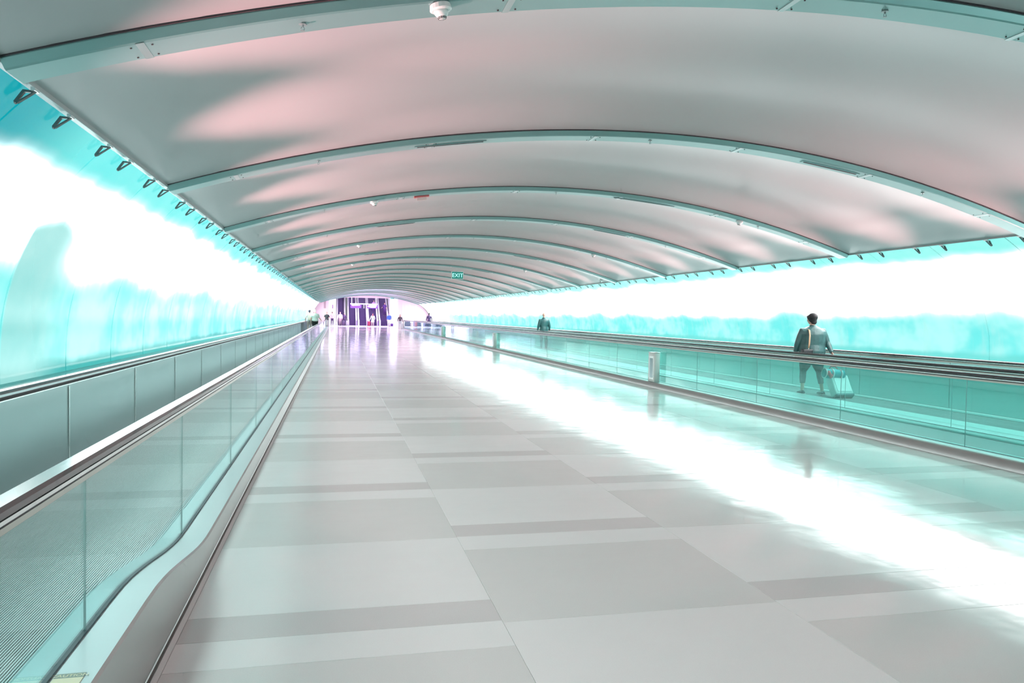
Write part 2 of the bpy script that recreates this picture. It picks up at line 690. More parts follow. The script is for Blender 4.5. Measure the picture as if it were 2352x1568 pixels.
# ------------------------------------------------------------------ end wall with the opening to the escalators
ew = MB()
ox0, ox1, oz = -.72, 6.86, 3.42
for a, b in ((-3.2, ox0), (ox1, 11.2)):
    ew.box(a, b, FAR, FAR + .25, 0, 4.6)
n = 24
for i in range(n):
    xa, xb = ox0 + (ox1 - ox0) * i / n, ox0 + (ox1 - ox0) * (i + 1) / n
    za, zb = min(oz, arc(xa) + .06), min(oz, arc(xb) + .06)
    ew.add([(xa, FAR, za), (xb, FAR, zb), (xb, FAR, 4.6), (xa, FAR, 4.6), (xa, FAR + .25, za), (xb, FAR + .25, zb), (xb, FAR + .25, 4.6), (xa, FAR + .25, 4.6)],
           [(0, 1, 2, 3), (4, 7, 6, 5), (0, 4, 5, 1)])
endw = tag(ew.build('wall_end', PINKW), 'pink lit end wall around the wide opening to the escalators', kind='structure')
fr = MB()
fr.box(ox0 - .12, ox0, FAR - .05, FAR, 0, 3.2)
fr.box(ox1, ox1 + .12, FAR - .05, FAR, 0, 3.35)
fr.build('opening_trim', WHITEP, endw)
for i in range(8):
    xx = 7.35 + .36 * i
    MB().box(xx, xx + .352, FAR - .03, FAR - .001, .02, min(3.3, arc(min(xx, 9.1)) - .03)).build('wall_panel', PINKW, endw)
for i in range(2):
    xx = -1.64 + .40 * i
    MB().box(xx, xx + .392, FAR - .03, FAR - .001, .02, 2.78).build('wall_panel', PINKW, endw)
MB().box(-1.34, -1.1, FAR - .07, FAR - .03, 2.15, 3.0).build('wall_grille', mat('mauve_panel', (.50, .36, .44), .5), endw)

hall = MB()
hall.box(-4, 11, FAR, 102.9, -.12, -.004)
hall.box(-4, 11, 102.9, 104.2, -.12, 0)
tag(hall.build('floor_hall', T_LIGHT), 'polished floor of the escalator hall', kind='structure')
tag(MB().box(ox0 - .65, ox0 - .45, FAR + .25, 124, 0, 9).build('wall_hall_left', WHITEP), 'white left side wall of the escalator hall', kind='structure')
tag(MB().box(8.4, 8.6, FAR + .25, 124, 0, 9).build('wall_hall_right', WHITEP), 'white right side wall of the escalator hall', kind='structure')
tag(MB().box(-4, 11, 124, 124.2, 0, 9.5).build('wall_hall_back', WHITEP), 'white back wall high above the escalators', kind='structure')
tag(MB().box(-4, 11, FAR, 124.2, 9, 9.2).build('ceiling_hall', WHITEP), 'white ceiling of the escalator hall', kind='structure')
MB().box(-4, 11, 104.1, 104.2, 0, .02).build('threshold', WHITEP, bpy.data.objects['floor_hall'])

STEPM = mat('escalator_step', (.022, .0045, .072), .45, metal=.2)  # dark steps with the hall's violet light partly put into the colour
STEPE = mat('escalator_step_edge', (.06, .022, .12), .4, metal=.3)  # same violet light tinted into the step edges
EXS = [(.27, 1.06), (1.74, 2.6), (3.11, 4.03), (4.44, 5.42), (5.94, 6.87)]
EL = ['escalator furthest left, empty dark steps', 'second escalator from the left, empty dark steps behind the travellers',
      'middle escalator, empty dark steps', 'escalator behind the woman in the white dress', 'escalator furthest right with a person riding down']
Y0E = 104.2
SL = math.tan(math.radians(30))
for i, (a, b) in enumerate(EXS):
    t = thing('escalator', EL[i], 'escalator', ((a + b) / 2, Y0E, 0), group='escalators at the end of the tunnel')
    w = (b - a) / 2 + .02
    q = MB()
    for kstep in range(26):
        y = .9 + kstep * .36
        z = kstep * .208
        q.box(-w, w, y, y + .36, z - .1, z + .208, 0)
        q.box(-w, w, y - .012, y + .03, z + .188, z + .212, 1)
    st = q.build('steps', [STEPM, STEPE], t)
    MB().box(-w, w, 0, .9, -.02, .012).build('landing_plate', STEPM, t)
    for s in (-1, 1):
        xs0 = s * w
        wi = .18
        # solid white balustrade side following the slope
        poly = [(.15, 0), (.15, .75), (1.0, .86), (1.6, 1.1), (10.5, 1.1 + 8.9 * SL), (10.5, 8.9 * SL - .6), (1.6, -.0)]
        MB().prism(poly, 'x', xs0 + (0 if s > 0 else -wi), xs0 + (wi if s > 0 else 0)).build('balustrade', WHITEP, t)
        path = [(.05, .55), (.0, .72), (.12, .87), (.5, .92), (1.0, .97), (1.6, 1.18), (10.5, 1.18 + 8.9 * SL)]
        MB().tube([(xs0 + s * wi / 2, y, z) for y, z in path], [(.05, .03)] * len(path), 8).build('handrail', mat('white_handrail', (.8, .78, .82), .4), t, True)
    # dark newel wedge at the foot
    MB().box(w + .05, w + .16, -.02, .14, 0, .75).build('newel', mat('newel_dark', (.10, .03, .2), .4), t)

# white pylons between the escalator groups
for i, (a, b) in enumerate(((-1.17, .0), (7.2, 8.4))):
    py_l = tag(MB().box(a, b, 103.6, 122, 0, 8.9).build('wall_pylon_%s' % ('left', 'right')[i], WHITEP), 'white pier beside the escalators', kind='structure')

MB().box(-.48, -.34, 103.5, 103.6, 2.25, 2.75).build('alarm_box', mat('dark_plum', (.12, .05, .12), .5), bpy.data.objects['wall_pylon_left'])

# hanging sign in front of the escalators
t = thing('hanging_sign', 'long suspended direction sign with lit white patches before the escalators', 'sign', (3.38, 96, 2.82))
VIO = mat('sign_violet', (.10, .03, .32), .4)
MB().box(-1.66, 1.66, -.06, .06, -.05, .06).build('sign_beam', WHITEP, t)
MB().box(-1.64, -.35, -.05, .05, -.52, -.06).build('sign_panel', VIO, t)
MB().box(.36, 1.66, -.05, .05, -.52, -.06).build('sign_panel', VIO, t)
LIT = mat('sign_lit', (.9, .9, .9), .5, emis=(1., .97, 1.), es=1.6)
MB().prism([(-1.52, -.17), (-1.44, -.09), (-.85, -.09), (-.8, -.13), (-.5, -.14), (-.5, -.19), (-.85, -.2), (-1.4, -.23)], 'y', -.06, -.051).build('lit_field', LIT, t)
MB().prism([(.42, -.27), (.72, -.12), (1.52, -.12), (1.56, -.22), (1.42, -.28), (1.44, -.42), (.85, -.42), (.72, -.35), (.45, -.34)], 'y', -.06, -.051).build('lit_field', LIT, t)
for xx in (-1.5, 1.5):
    MB().cyl((xx, 0, .05), (xx, 0, 6.18), .025, seg=8).build('hanger_rod', WHITEP, t)
MB().box(-.03, .03, -.02, .02, -.52, -.05).build('drop_bar', WHITEP, t)

# small hanging picture display at the top left of the hall
t = thing('display_screen', 'small lit red and white display above the leftmost escalator', 'screen', (.62, 106.5, 4.05))
MB().box(-.48, .48, -.03, .03, -.28, .25).build('screen_case', mat('dark_plum2', (.08, .03, .14), .5), t)
MB().box(-.46, -.22, -.04, -.031, -.2, .24).build('screen_image', mat('screen_red', (.8, .1, .2), .5, emis=(1., .08, .22), es=1.), t)
MB().box(-.2, .1, -.04, -.031, -.1, .2).build('screen_image', LIT, t)
MB().cyl((0, 0, .25), (0, 0, 4.95), .03, seg=8).build('hanger_rod', WHITEP, t)


# ------------------------------------------------------------------ moving walkways
def sweep(q, prof, path, x, mi=0):
    """closed profile (u across, w along the outward normal) swept along a path in the y-z plane"""
    rows = []
    for i, (y, z) in enumerate(path):
        y0, z0 = path[max(i - 1, 0)]
        y1, z1 = path[min(i + 1, len(path) - 1)]
        d = Vector((y1 - y0, z1 - z0)).normalized()
        nn = Vector((-d.y, d.x))
        rows.append([(x + u, y + nn.x * w, z + nn.y * w) for u, w in prof])
    q.grid(rows, mi, True)
    for r in (0, -1):
        q.add(rows[r], [tuple(range(len(prof)))], mi)


RAIL_Z = .95


def rail_path(y0, y1, z0=None):
    p = [(y0, RAIL_Z), ((y0 + y1) / 2, RAIL_Z), (y1, RAIL_Z)]
    r = .36
    for i in range(1, 11):
        a = PI * .95 * i / 10
        p.append((y1 + r * math.sin(a), RAIL_Z - r + r * math.cos(a)))
    return p


def balustrade_head(t, x, y0, y1, both=True, sx=1):
    """rubber handrail on a bright trim, groove and channel; part meshes share the curve of the newel end"""
    path = rail_path(y0, y1)
    q = MB()
    sweep(q, [(-.040, .012), (-.040, .032), (-.030, .044), (.030, .044), (.040, .032), (.040, .012), (.028, .004), (-.028, .004)], path, x)
    q.build('handrail', RUBBER, t, False)
    q = MB()
    sweep(q, [(-.034, -.010), (-.034, .003), (.034, .003), (.034, -.010)], path, x)
    q.build('bright_trim', BRIGHT, t)
    q = MB()
    sweep(q, [(-.024, -.022), (-.024, -.010), (.024, -.010), (.024, -.022)], path, x)
    q.build('groove', DARK, t)
    q = MB()
    sweep(q, [(-.026, -.042), (-.026, -.022), (.026, -.022), (.026, -.042)], path, x)
    q.build('rail_channel', CHANNEL, t)


def glass_row(t, x, ys, zb, z1, gl, gask=True):
    th = .004
    EDGE = mat('glass_edge', (.30, .52, .50), .3)
    cache = {}
    for a, b in zip(ys[:-1], ys[1:]):
        g = .002
        n = 10 if a < 6 and zb(a) > zb(30) + .01 or zb(b) != zb(a) else 1
        key = (round(b - a, 3), round(zb(a), 3), n)
        if key in cache and n == 1:
            put(cache[key], 'glass_panel', t, (x, a, 0))
            continue
        q = MB()
        for s in (-th, th):
            q.grid([[(s, g + (b - a - 2 * g) * i / n, zb(a + (b - a) * i / n)) for i in range(n + 1)], [(s, g + (b - a - 2 * g) * i / n, z1) for i in range(n + 1)]])
        q.add([(-th, g, zb(a)), (th, g, zb(a)), (th, g, z1), (-th, g, z1)], [(0, 1, 2, 3)], 1)
        q.add([(-th, b - a - g, zb(b)), (th, b - a - g, zb(b)), (th, b - a - g, z1), (-th, b - a - g, z1)], [(0, 1, 2, 3)], 1)
        me = q.mesh('glass_panel', [gl, EDGE])
        cache[key] = me
        put(me, 'glass_panel', t, (x, a, 0))


def deck_height(y, hi, lo, ya, yb):
    t = min(1, max(0, (y - ya) / (yb - ya)))
    t = t * t * (3 - 2 * t)
    return hi + (lo - hi) * t


YS = [-7.5, -6, -4, -2, 0, 1, 2, 2.6, 3.0, 3.3, 3.5, 3.7, 3.85, 4.0, 4.15, 4.3, 4.45, 4.6, 4.75, 4.9, 5.05, 5.2, 5.4, 5.7, 6.1, 7, 9, 12, 16, 20, 26, 34, 44, 56, 70, 84.6]
dl = lambda y: deck_height(y, .30, .135, 3.55, 5.15)
Y_END = 84.6


def strip(t, name, material, prof, ys=YS, mi=None, smooth=False):
    """prof: y -> list of (x, z) points, lofted along y"""
    q = MB()
    q.grid([[(x, y, z) for x, z in prof(y)] for y in ys])
    for y in (ys[0], ys[-1]):
        p = prof(y)
        if len(p) > 2:
            q.add([(x, y, z) for x, z in p], [tuple(range(len(p)))])
    return q.build(name, material, t, smooth)


def belt(t, x0, x1, z, y0, y1, pitch=.0125):
    q = MB()
    n = int((x1 - x0) / pitch)
    pr = []
    for i in range(n):
        a = x0 + i * pitch
        pr += [(a, z - .007, 0), (a + .0015, z, 1), (a + pitch * .52, z, 0), (a + pitch * .52 + .0015, z - .007, 0)]
    pr.append((x0 + n * pitch, z - .007, 0))
    vs = [(p[0], y, p[1]) for y in (y0, y1) for p in pr]
    N = len(pr)
    for i in range(N - 1):
        q.f.append((i, i + 1, i + 1 + N, i + N))
        q.mi.append(1 if pr[i][2] == 1 else 0)
    q.v = vs
    o = q.build('belt', [BELT, BELT_T], t)
    return o


# --- left walkway
t = thing('moving_walkway', 'glass sided moving walkway along the left wall, with ribbed belt', 'walkway', (0, 0, 0))
XG = -.935
ya = YS
strip(t, 'skirt', STEEL_S, lambda y: [(-.745, -.002), (-.752, .012), (-.764 - .03 * dl(y), dl(y) - .006), (-.775 - .04 * dl(y), dl(y))])
MB().box(-.752, -.738, -7.5, Y_END, -.002, .006).build('kick_seal', mat('seal_dark', (.10, .10, .09), .5), t)
strip(t, 'outer_deck', STEEL_L, lambda y: [(-.775 - .04 * dl(y), dl(y)), (XG + .012, dl(y) + .002)])
strip(t, 'glass_gasket', GASKET, lambda y: [(XG + .012, dl(y) - .01), (XG + .012, dl(y) + .010), (XG - .012, dl(y) + .010), (XG - .012, dl(y) - .01)])
strip(t, 'inner_deck', mat('teal_inner_deck', (.26, .50, .50), .3, metal=.2), lambda y: [(XG - .012, dl(y) + .001), (-1.045, dl(y) - .004), (-1.06, dl(y) - .012), (-1.062, .102)])
belt(t, -2.085, -1.064, .100, -7.5, Y_END - 1)
strip(t, 'wall_side_deck', STEEL_L, lambda y: [(-2.088, .102), (-2.09, .135), (-2.25, .14)], ys=[-7.5, 40, Y_END])
gy = [-7.4, -5.5, -3.2, -1., 1.0, 3.2, 5.1, 7.4, 9.7, 12.05]
while gy[-1] + 2.3 < Y_END - .2:
    gy.append(gy[-1] + 2.3)
glass_row(t, XG, gy, lambda y: dl(y) + .005, .905, GLASS)
balustrade_head(t, XG, -7.5, Y_END - .5)
# wall side balustrade: steel panels with raised joint strips
py = 7.27
while py > -6:
    py -= 2.24
pan = MB().box(0, .02, .006, 2.234, .14, .895).mesh('side_panel', STEEL_P)
stp = MB().box(0, .012, -.009, .009, .14, .878).mesh('joint_strip', BRIGHT)
drk = MB()
for i in range(14):
    drk.box(0, .03, .01 + .16 * i, .01 + .16 * i + .11, .14, .895)
drk.box(0, .006, .0, 2.24, .14, .895)
drkm = drk.mesh('side_panel', mat('dark_teal_slats', (.03, .085, .09), .3, metal=.4))
while py + 2.24 < Y_END:
    if 50 < py < 66:
        put(drkm, 'side_panel', t, (-2.272, py, 0))
    else:
        put(pan, 'side_panel', t, (-2.272, py, 0))
    put(stp, 'joint_strip', t, (-2.256, py, 0))
    py += 2.24
MB().box(-2.262, -2.254, -7.5, Y_END, .86, .895).build('upper_trim', STEEL, t)
MB().box(-2.262, -2.246, -7.5, Y_END, .895, .903).build('bright_trim', BRIGHT, t)
MB().prism([(-2.25, .903), (-2.245, .925), (-2.275, .932), (-2.275, .903)], 'y', -7.5, Y_END).build('groove', DARK, t)
MB().prism([(-2.252, .928), (-2.252, .944), (-2.30, .950), (-2.30, .928)], 'y', -7.5, Y_END).build('rail_channel', STEEL, t)
MB().prism([(-2.262, .946), (-2.258, .968), (-2.275, .980), (-2.315, .980), (-2.335, .966), (-2.33, .946)], 'y', -7.5, Y_END).build('handrail', RUBBER, t)
MB().box(-2.50, -2.335, -7.5, Y_END, .945, .960).build('wall_ledge', mat('teal_ledge', (.03, .26, .25), .5), t)
MB().box(-2.345, -2.333, -7.5, Y_END, .958, .969).build('ledge_bead', BRIGHT, t)
# caution label on the near deck
CAUT = mat('label_cream', (.85, .86, .62), .6)
lab = MB().box(-.915, -.822, 2.54, 2.80, .3015, .3035).build('caution_label', CAUT, t)
lab['label'] = 'pale cream label with the word CAUTION on the outer deck'
head = MB().box(-.915, -.822, 2.802, 2.835, .3015, .3033).build('label_heading', mat('label_grey', (.33, .42, .36), .6), lab)
text_mesh('label_text', 'CAUTION', .026, .0003, CAUT, lab, (-.8685, 2.809, .3036))

# --- right near walkway
dr = lambda y: .11
XA, XB, XCC = 7.28, 8.44, 10.29
t = thing('moving_walkway', 'moving walkway right of the concourse behind the first glass balustrade', 'walkway', (0, 0, 0))
YR = [-7.5, 0, 10, 20, 40, 60, Y_END]
strip(t, 'skirt', STEEL_S, lambda y: [(7.055, -.002), (7.062, .03), (7.085, .07), (7.11, .098), (7.15, .110)], ys=YR, smooth=True)
strip(t, 'outer_deck', STEEL_L, lambda y: [(7.15, .11), (XA - .012, .114)], ys=YR)
strip(t, 'glass_gasket', GASKET, lambda y: [(XA - .012, .10), (XA - .012, .118), (XA + .012, .118), (XA + .012, .10)], ys=YR)
strip(t, 'inner_deck', mat('teal_inner_deck2', (.34, .50, .49), .3, metal=.5), lambda y: [(XA + .012, .114), (7.40, .112), (7.402, .092)], ys=YR)
belt(t, 7.404, 8.23, .09, -7.5, Y_END - 1, .02)
strip(t, 'inner_deck', MATS['teal_inner_deck2'], lambda y: [(8.232, .092), (8.234, .112), (XB - .012, .114)], ys=YR)
gy = [-6.3, -4., -1.7, .6, 2.9, 5.2, 7.52, 9.81, 12.11, 14.4]
while gy[-1] + 2.29 < Y_END - .2:
    gy.append(gy[-1] + 2.29)
glass_row(t, XA, gy, lambda y: .115, .905, GLASS_R)
balustrade_head(t, XA, -7.5, Y_END - .5)

# --- right far walkway
t = thing('moving_walkway', 'far right moving walkway carrying the woman with the suitcase', 'walkway', (0, 0, 0))
strip(t, 'glass_gasket', GASKET, lambda y: [(XB - .012, .10), (XB - .012, .118), (XB + .012, .118), (XB + .012, .10)], ys=YR)
strip(t, 'outer_deck', STEEL_L, lambda y: [(XB + .012, .112), (8.74, .116)], ys=YR)
strip(t, 'inner_deck', mat('pale_cyan_deck', (.62, .84, .82), .28, metal=.3), lambda y: [(8.744, .118), (9.15, .118), (9.155, .10)], ys=YR)
belt(t, 9.158, 10.13, .098, -7.5, Y_END - 1, .02)
strip(t, 'inner_deck', MATS['pale_cyan_deck'], lambda y: [(10.132, .10), (10.134, .122), (10.27, .126)], ys=YR)
gy = [y + 1.45 for y in gy if y + 1.45 < Y_END - .2]
glass_row(t, XB, gy, lambda y: .115, .905, GLASS)
balustrade_head(t, XB, -7.5, Y_END - .5)
pan2 = MB().box(-.02, 0, .006, 2.294, .126, .905).mesh('side_panel', mat('teal_side_panel', (.40, .66, .64), .32, metal=.5, bump=.03, bscale=1.1))
py = -7.4
while py + 2.3 < Y_END:
    put(pan2, 'side_panel', t, (XCC + .02, py, 0))
    py += 2.3
MB().box(XCC + .02, XCC + .035, -7.5, Y_END, .12, .905).build('panel_backing', DARK, t)
balustrade_head(t, XCC + .012, -7.5, Y_END - .5)
MB().box(XCC + .055, 10.50, -7.5, Y_END, .955, .972).build('wall_ledge', STEEL, t)

# grey service bollards on the skirt of the right walkway
for i, yb in enumerate((16.22, 34.4, 52.3)):
    t = thing('service_post', ('grey steel box post standing before the glass, nearest of the three',
                               'grey box post by the right glass, second along the walkway',
                               'small grey box post furthest along the right walkway')[i], 'post', (7.135, yb, .11), group='box posts along the right balustrade')
    rbox('post_body', mat('post_grey', (.66, .72, .69), .5), t, 0, .13, 0, .36, .004, .675, .006, 1)
    rbox('post_cap', BRIGHT, t, -.006, .133, -.006, .366, .675, .69, .004, 1)
    MB().box(-.004, 0, .05, .31, .06, .60).build('door_frame', mat('post_frame', (.74, .8, .78), .35, metal=.3), t)
    MB().box(-.006, -.001, .10, .27, .10, .55).build('inset_panel', mat('post_inset', (.22, .29, .31), .2, metal=.5), t)
    MB().cyl((.0, .03, .14), (-.02, .03, .14), .012, seg=10).build('lock', BRIGHT, t)

# ------------------------------------------------------------------ fittings on the ribs
CAMW = mat('camera_housing', (.62, .76, .74), .4)


def on_rib(x, drop=.055):
    return arc(x) - drop


def ry(x):
    return math.atan((x - 3.75) / 16.27)


def camera_housing(x, y, label):
    t = thing('security_camera', label, 'camera', (x, y + .045, on_rib(x)))
    t.rotation_euler = (0, ry(x), 0)
    t.scale = (.52, .52, .52)
    q = MB()
    q.tube([(0, 0, 0), (0, 0, -.055), (0, 0, -.07)], [.115, .125, .105], 20)
    q.build('base', CAMW, t, False)
    MB().tube([(0, 0, -.07), (0, 0, -.10), (0, 0, -.135)], [.085, .075, .052], 20).build('cone', CAMW, t, True)
    dome = MB().tube([(0, 0, -.135), (0, 0, -.152), (0, 0, -.162)], [.050, .040, .012], 16).build('dome', mat('dome_grey', (.40, .52, .50), .3), t, True)
    for r in range(2):
        q = MB()
        for a in range(10):
            an = 2 * PI * a / 10
            rr = .0505 - .006 * r
            q.box(rr - .004, rr, -.010, .010, -.142 - .012 * r, -.135 - .012 * r)
            for v in range(8):
                px, py_, pz = q.v[-8 + v]
                q.v[-8 + v] = (px * math.cos(an) - py_ * math.sin(an), px * math.sin(an) + py_ * math.cos(an), pz)
        q.build('vent_slots', DARK, dome)
    return t


def sprinkler(x, y, label, grp):
    t = thing('sprinkler', label, 'sprinkler', (x, y + .10, on_rib(x)), group=grp)
    t.scale = (.6, .6, .6)
    br = mat('sprinkler_metal', (.28, .36, .36), .35, metal=.7)
    MB().cyl((0, 0, 0), (0, 0, -.008), .038, seg=14).build('escutcheon', br, t)
    q = MB().cyl((0, 0, 0), (0, 0, -.03), .010, seg=8)
    for s in (-1, 1):
        q.tube([(s * .008, 0, -.028), (s * .017, 0, -.045), (s * .004, 0, -.062)], [.0035] * 3, 6)
    q.build('frame', br, t)
    MB().cyl((0, 0, -.062), (0, 0, -.066), .022, seg=10).build('deflector', br, t)


def vent(x0, x1, y, label, grp):
    xm = (x0 + x1) / 2
    t = thing('air_slot', label, 'vent', (xm, y + .12, on_rib(xm, .058)), group=grp)
    t.rotation_euler = (0, ry(xm), 0)
    w = (x1 - x0) / 2
    MB().box(-w - .03, w + .03, -.035, .035, -.006, .006).build('frame', RIBM, t)
    MB().box(-w, w, -.012, .012, -.009, -.004).build('slot', DARK, t)


ordn = ['nearest', 'second', 'third', 'fourth', 'fifth', 'sixth', 'seventh', 'eighth']
ci = 0
for kk, y0, r in ribs:
    if y0 < 4 or y0 > 40:
        continue
    i = kk
    if kk % 2 == 0:
        if kk <= 6:
            camera_housing(.57, y0, 'white cone camera housing left of centre on the %s rib' % ordn[kk])
            camera_housing(7.0, y0, 'white cone camera housing right of centre on the %s rib' % ordn[kk]) if kk else None
    elif kk <= 7:
        vent(.85, 1.60, y0, 'long dark air slot left of the crown on the %s rib' % ordn[kk], 'air slots in the ceiling ribs')
        vent(5.66, 6.42, y0, 'long dark air slot right of the crown on the %s rib' % ordn[kk], 'air slots in the ceiling ribs')
    if kk == 2:
        vent(4.64, 5.77, y0, 'thin air slot right of the crown on the third rib', 'air slots in the ceiling ribs')
    if kk < 6:
        for x, nm in ((-.2, 'left'), (3.6, 'crown'), (7.4, 'right')):
            if kk == 0 and nm == 'right':
                continue
            sprinkler(x, y0, 'small metal sprinkler at the %s of the %s ceiling rib' % (nm, ordn[kk]), 'sprinklers on the ribs')
camera_housing(9.02, RIB0 + 5 * PITCH_RIB + 1.0, 'small white camera housing at the right ceiling edge').location.z = arc(9.02) + .03

# red notice plate on the third rib
t = thing('notice_plate', 'small red edged plate hanging under the third rib', 'sign', (1.33, RIB0 + 2 * PITCH_RIB + .1, on_rib(1.33)))
t.rotation_euler = (0, ry(1.33), 0)
MB().box(-.12, .12, -.05, .05, -.022, 0).build('bracket_bar', mat('plate_red', (.45, .12, .12), .5), t)
MB().box(-.08, .08, -.01, .01, -.07, -.022).build('plate', mat('plate_pale', (.62, .58, .56), .5), t)

# green EXIT sign
def exit_sign(x, y, s, label, z=None):
    z = on_rib(x) if z is None else z
    t = thing('exit_sign', label, 'sign', (x, y, z))
    gr = mat('exit_green', (.015, .17, .14), .4, emis=(.01, .16, .13), es=.6)
    MB().box(-.30 * s, .30 * s, -.03, .03, -.42 * s, -.05 * s).build('sign_panel', gr, t)
    MB().box(-.015, .015, -.012, .012, -.05 * s, .02).build('hanger', STEEL, t)
    MB().box(-.32 * s, .32 * s, -.022, .022, -.44 * s, -.03 * s).build('sign_frame', WHITEP, t)
    text_mesh('sign_text', 'EXIT', .29 * s, .003, mat('exit_letter', (.5, .9, .85), .5, emis=(.35, .85, .8), es=.8), t, (0, -.034, -.335 * s), (PI / 2, 0, 0))
    return t


exit_sign(5.33, 34.1, .85, 'green EXIT sign hanging under the vaulted ceiling')
exit_sign(6.24, 87.6, .7, 'tiny dark EXIT sign above the right end of the opening', z=3.66)


# ------------------------------------------------------------------ people
def evaluated(me, voxel, smooth_it=6):
    o = bpy.data.objects.new('tmp', me)
    C.objects.link(o)
    md = o.modifiers.new('r', 'REMESH')
    md.mode = 'VOXEL'
    md.voxel_size = voxel
    md.use_smooth_shade = True
    if smooth_it:
        sm = o.modifiers.new('s', 'SMOOTH')
        sm.iterations = smooth_it
        sm.factor = .5
    dg = bpy.context.evaluated_depsgraph_get()
    out = bpy.data.meshes.new_from_object(o.evaluated_get(dg), depsgraph=dg)
    bpy.data.objects.remove(o)
    return out


def lerp(a, b, t):
    return Vector(a) * (1 - t) + Vector(b) * t


SKIN = mat('skin', (.62, .38, .30), .5)
SKIN_D = mat('skin_dark', (.16, .08, .06), .5)


def person(label, loc, rz, h=1.72, voxel=.02, skin=None, top='jacket', top_col=(.1, .1, .1), sleeves='long', bottom='trousers', bot_col=(.05, .05, .06),
           bot_to=.09, hair_col=(.03, .02, .02), hair='short', arms=None, legs=None, girth=1., lean=0., shoe_col=(.03, .03, .03), head_turn=0., hs=1.):
    """faces +y before rotation; x is the person's right"""
    K = h / 1.75
    t = thing('person', label, 'person', loc, rz)
    skin = skin or SKIN
    P = lambda x, y, z: (x * K, (y + lean * max(0, z - .95)) * K, z * K)
    legs = legs or {1: ((.10, .03, .49), (.11, -.02, .08)), -1: ((-.10, .03, .49), (-.11, -.02, .08))}
    arms = arms or {1: ((.27, -.02, 1.15), (.29, .06, .90)), -1: ((-.27, -.02, 1.15), (-.29, .06, .90))}
    g = girth

    def torso(q, e=0., z0=.90, z1=1.49):
        pts = [(0, 0, .88), (0, -.005, .95), (0, 0, 1.08), (0, .005, 1.22), (0, 0, 1.33), (0, -.01, 1.395), (0, -.012, 1.44), (0, -.012, 1.49)]
        rad = [(.155 * g, .11 * g), (.168 * g, .118 * g), (.142 * g ** 1.3, .10 * g), (.16 * g ** 1.1, .115 * g), (.180 * g, .115 * g), (.172 * g, .095 * g), (.105 * g, .075 * g), (.062, .058)]
        sel = [(P(*p), ((a + e) * K, (b + e) * K)) for p, (a, b) in zip(pts, rad) if z0 - .001 <= p[2] <= z1 + .001]
        q.tube([s_[0] for s_ in sel], [s_[1] for s_ in sel], 18)

    def arm(q, s_, e=0., to='wrist'):
        sh = P(s_ * .185 * (1 + (g - 1) * .5), -.01, 1.375)
        el, wr = P(*arms[s_][0]), P(*arms[s_][1])
        pts = [P(s_ * .12, -.01, 1.385), sh, lerp(sh, el, .45), el]
        rad = [.055, .062 * g ** .5, .050 * g ** .5, .040]
        if to != 'elbow':
            pts += [lerp(el, wr, .35), wr]
            rad += [.043, .029]
        q.tube(pts, [(r + e) * K for r in rad], 12)
        q.ball(sh, (.054 * g ** .5 + e) * K, 12, 8)

    def leg(q, s_, e=0., to=.08, hipz=.92):
        kn, an = Vector(P(*legs[s_][0])), Vector(P(*legs[s_][1]))
        hp = Vector(P(s_ * .088, 0, hipz))
        pts = [hp, lerp(hp, kn, .35), lerp(hp, kn, .7), kn, lerp(kn, an, .3), lerp(kn, an, .65), an]
        rad = [.092 * g, .088 * g, .068 * g, .055, .056, .042, .036]
        if to > .1:
            # cut the leg at the hem height
            f = 0
            out_p, out_r = [], []
            for i_ in range(len(pts)):
                if pts[i_][2] >= to * K:
                    out_p.append(pts[i_]); out_r.append(rad[i_])
                else:
                    a_, b_ = pts[i_ - 1], pts[i_]
                    f = (a_[2] - to * K) / max(1e-6, a_[2] - b_[2])
                    out_p.append(lerp(a_, b_, f)); out_r.append(rad[i_ - 1] * (1 - f) + rad[i_] * f)
                    break
            pts, rad = out_p, out_r
        q.tube(pts, [(r + e) * K for r in rad], 14)

    # body
    q = MB()
    torso(q)
    for s_ in (1, -1):
        arm(q, s_)
        leg(q, s_)
        an = Vector(P(*legs[s_][1]))
        q.tube([an + Vector((0, -.05, -.03)) * K, an + Vector((0, .03, -.045)) * K, an + Vector((0, .12, -.06)) * K, an + Vector((0, .16, -.065)) * K],
               [(.032 * K, .035 * K), (.036 * K, .032 * K), (.042 * K, .018 * K), (.03 * K, .012 * K)], 10)
    q.tube([P(0, -.015, 1.42), P(0, 0, 1.55)], [.058 * K, .053 * K], 12)
    hc = Vector(P(0, .02, 1.635))
    hd = MB()
    hd.ball((0, 0, 0), (.076 * K, .095 * K, .108 * K), 20, 14)
    for i_, v in enumerate(hd.v):
        x, y, z = (c / K for c in v)
        if z < 0:
            y2 = y * (1 - .25 * (-z / .11)) + (.012 if y > 0 else 0.)
            x *= 1 - .28 * (-z / .11)
            y = y2
        hd.v[i_] = (x * K * hs, y * K * hs, z * K * hs)
    hd.tube([(0, .088 * K, .02 * K), (0, .108 * K, -.018 * K), (0, .092 * K, -.03 * K)], [.008 * K, .014 * K, .012 * K], 8)   # nose
    hd.tube([(-.022 * K, .082 * K, -.056 * K), (0, .092 * K, -.056 * K), (.022 * K, .082 * K, -.056 * K)], [.006 * K, .009 * K, .006 * K], 6)  # lips
    for s_ in (1, -1):
        hd.ball((s_ * .076 * K, -.005 * K, -.01 * K), (.012 * K, .020 * K, .032 * K), 8, 6)
    ct, st_ = math.cos(head_turn), math.sin(head_turn)
    off = len(q.v)
    q.add([(hc.x + x * ct - y * st_, hc.y + x * st_ + y * ct, hc.z + z) for x, y, z in hd.v], hd.f)
    me = q.mesh('body', skin)
    me = evaluated(me, voxel * .8)
    # hands and eyes are joined to the body mesh after it is made one surface
    q = MB()
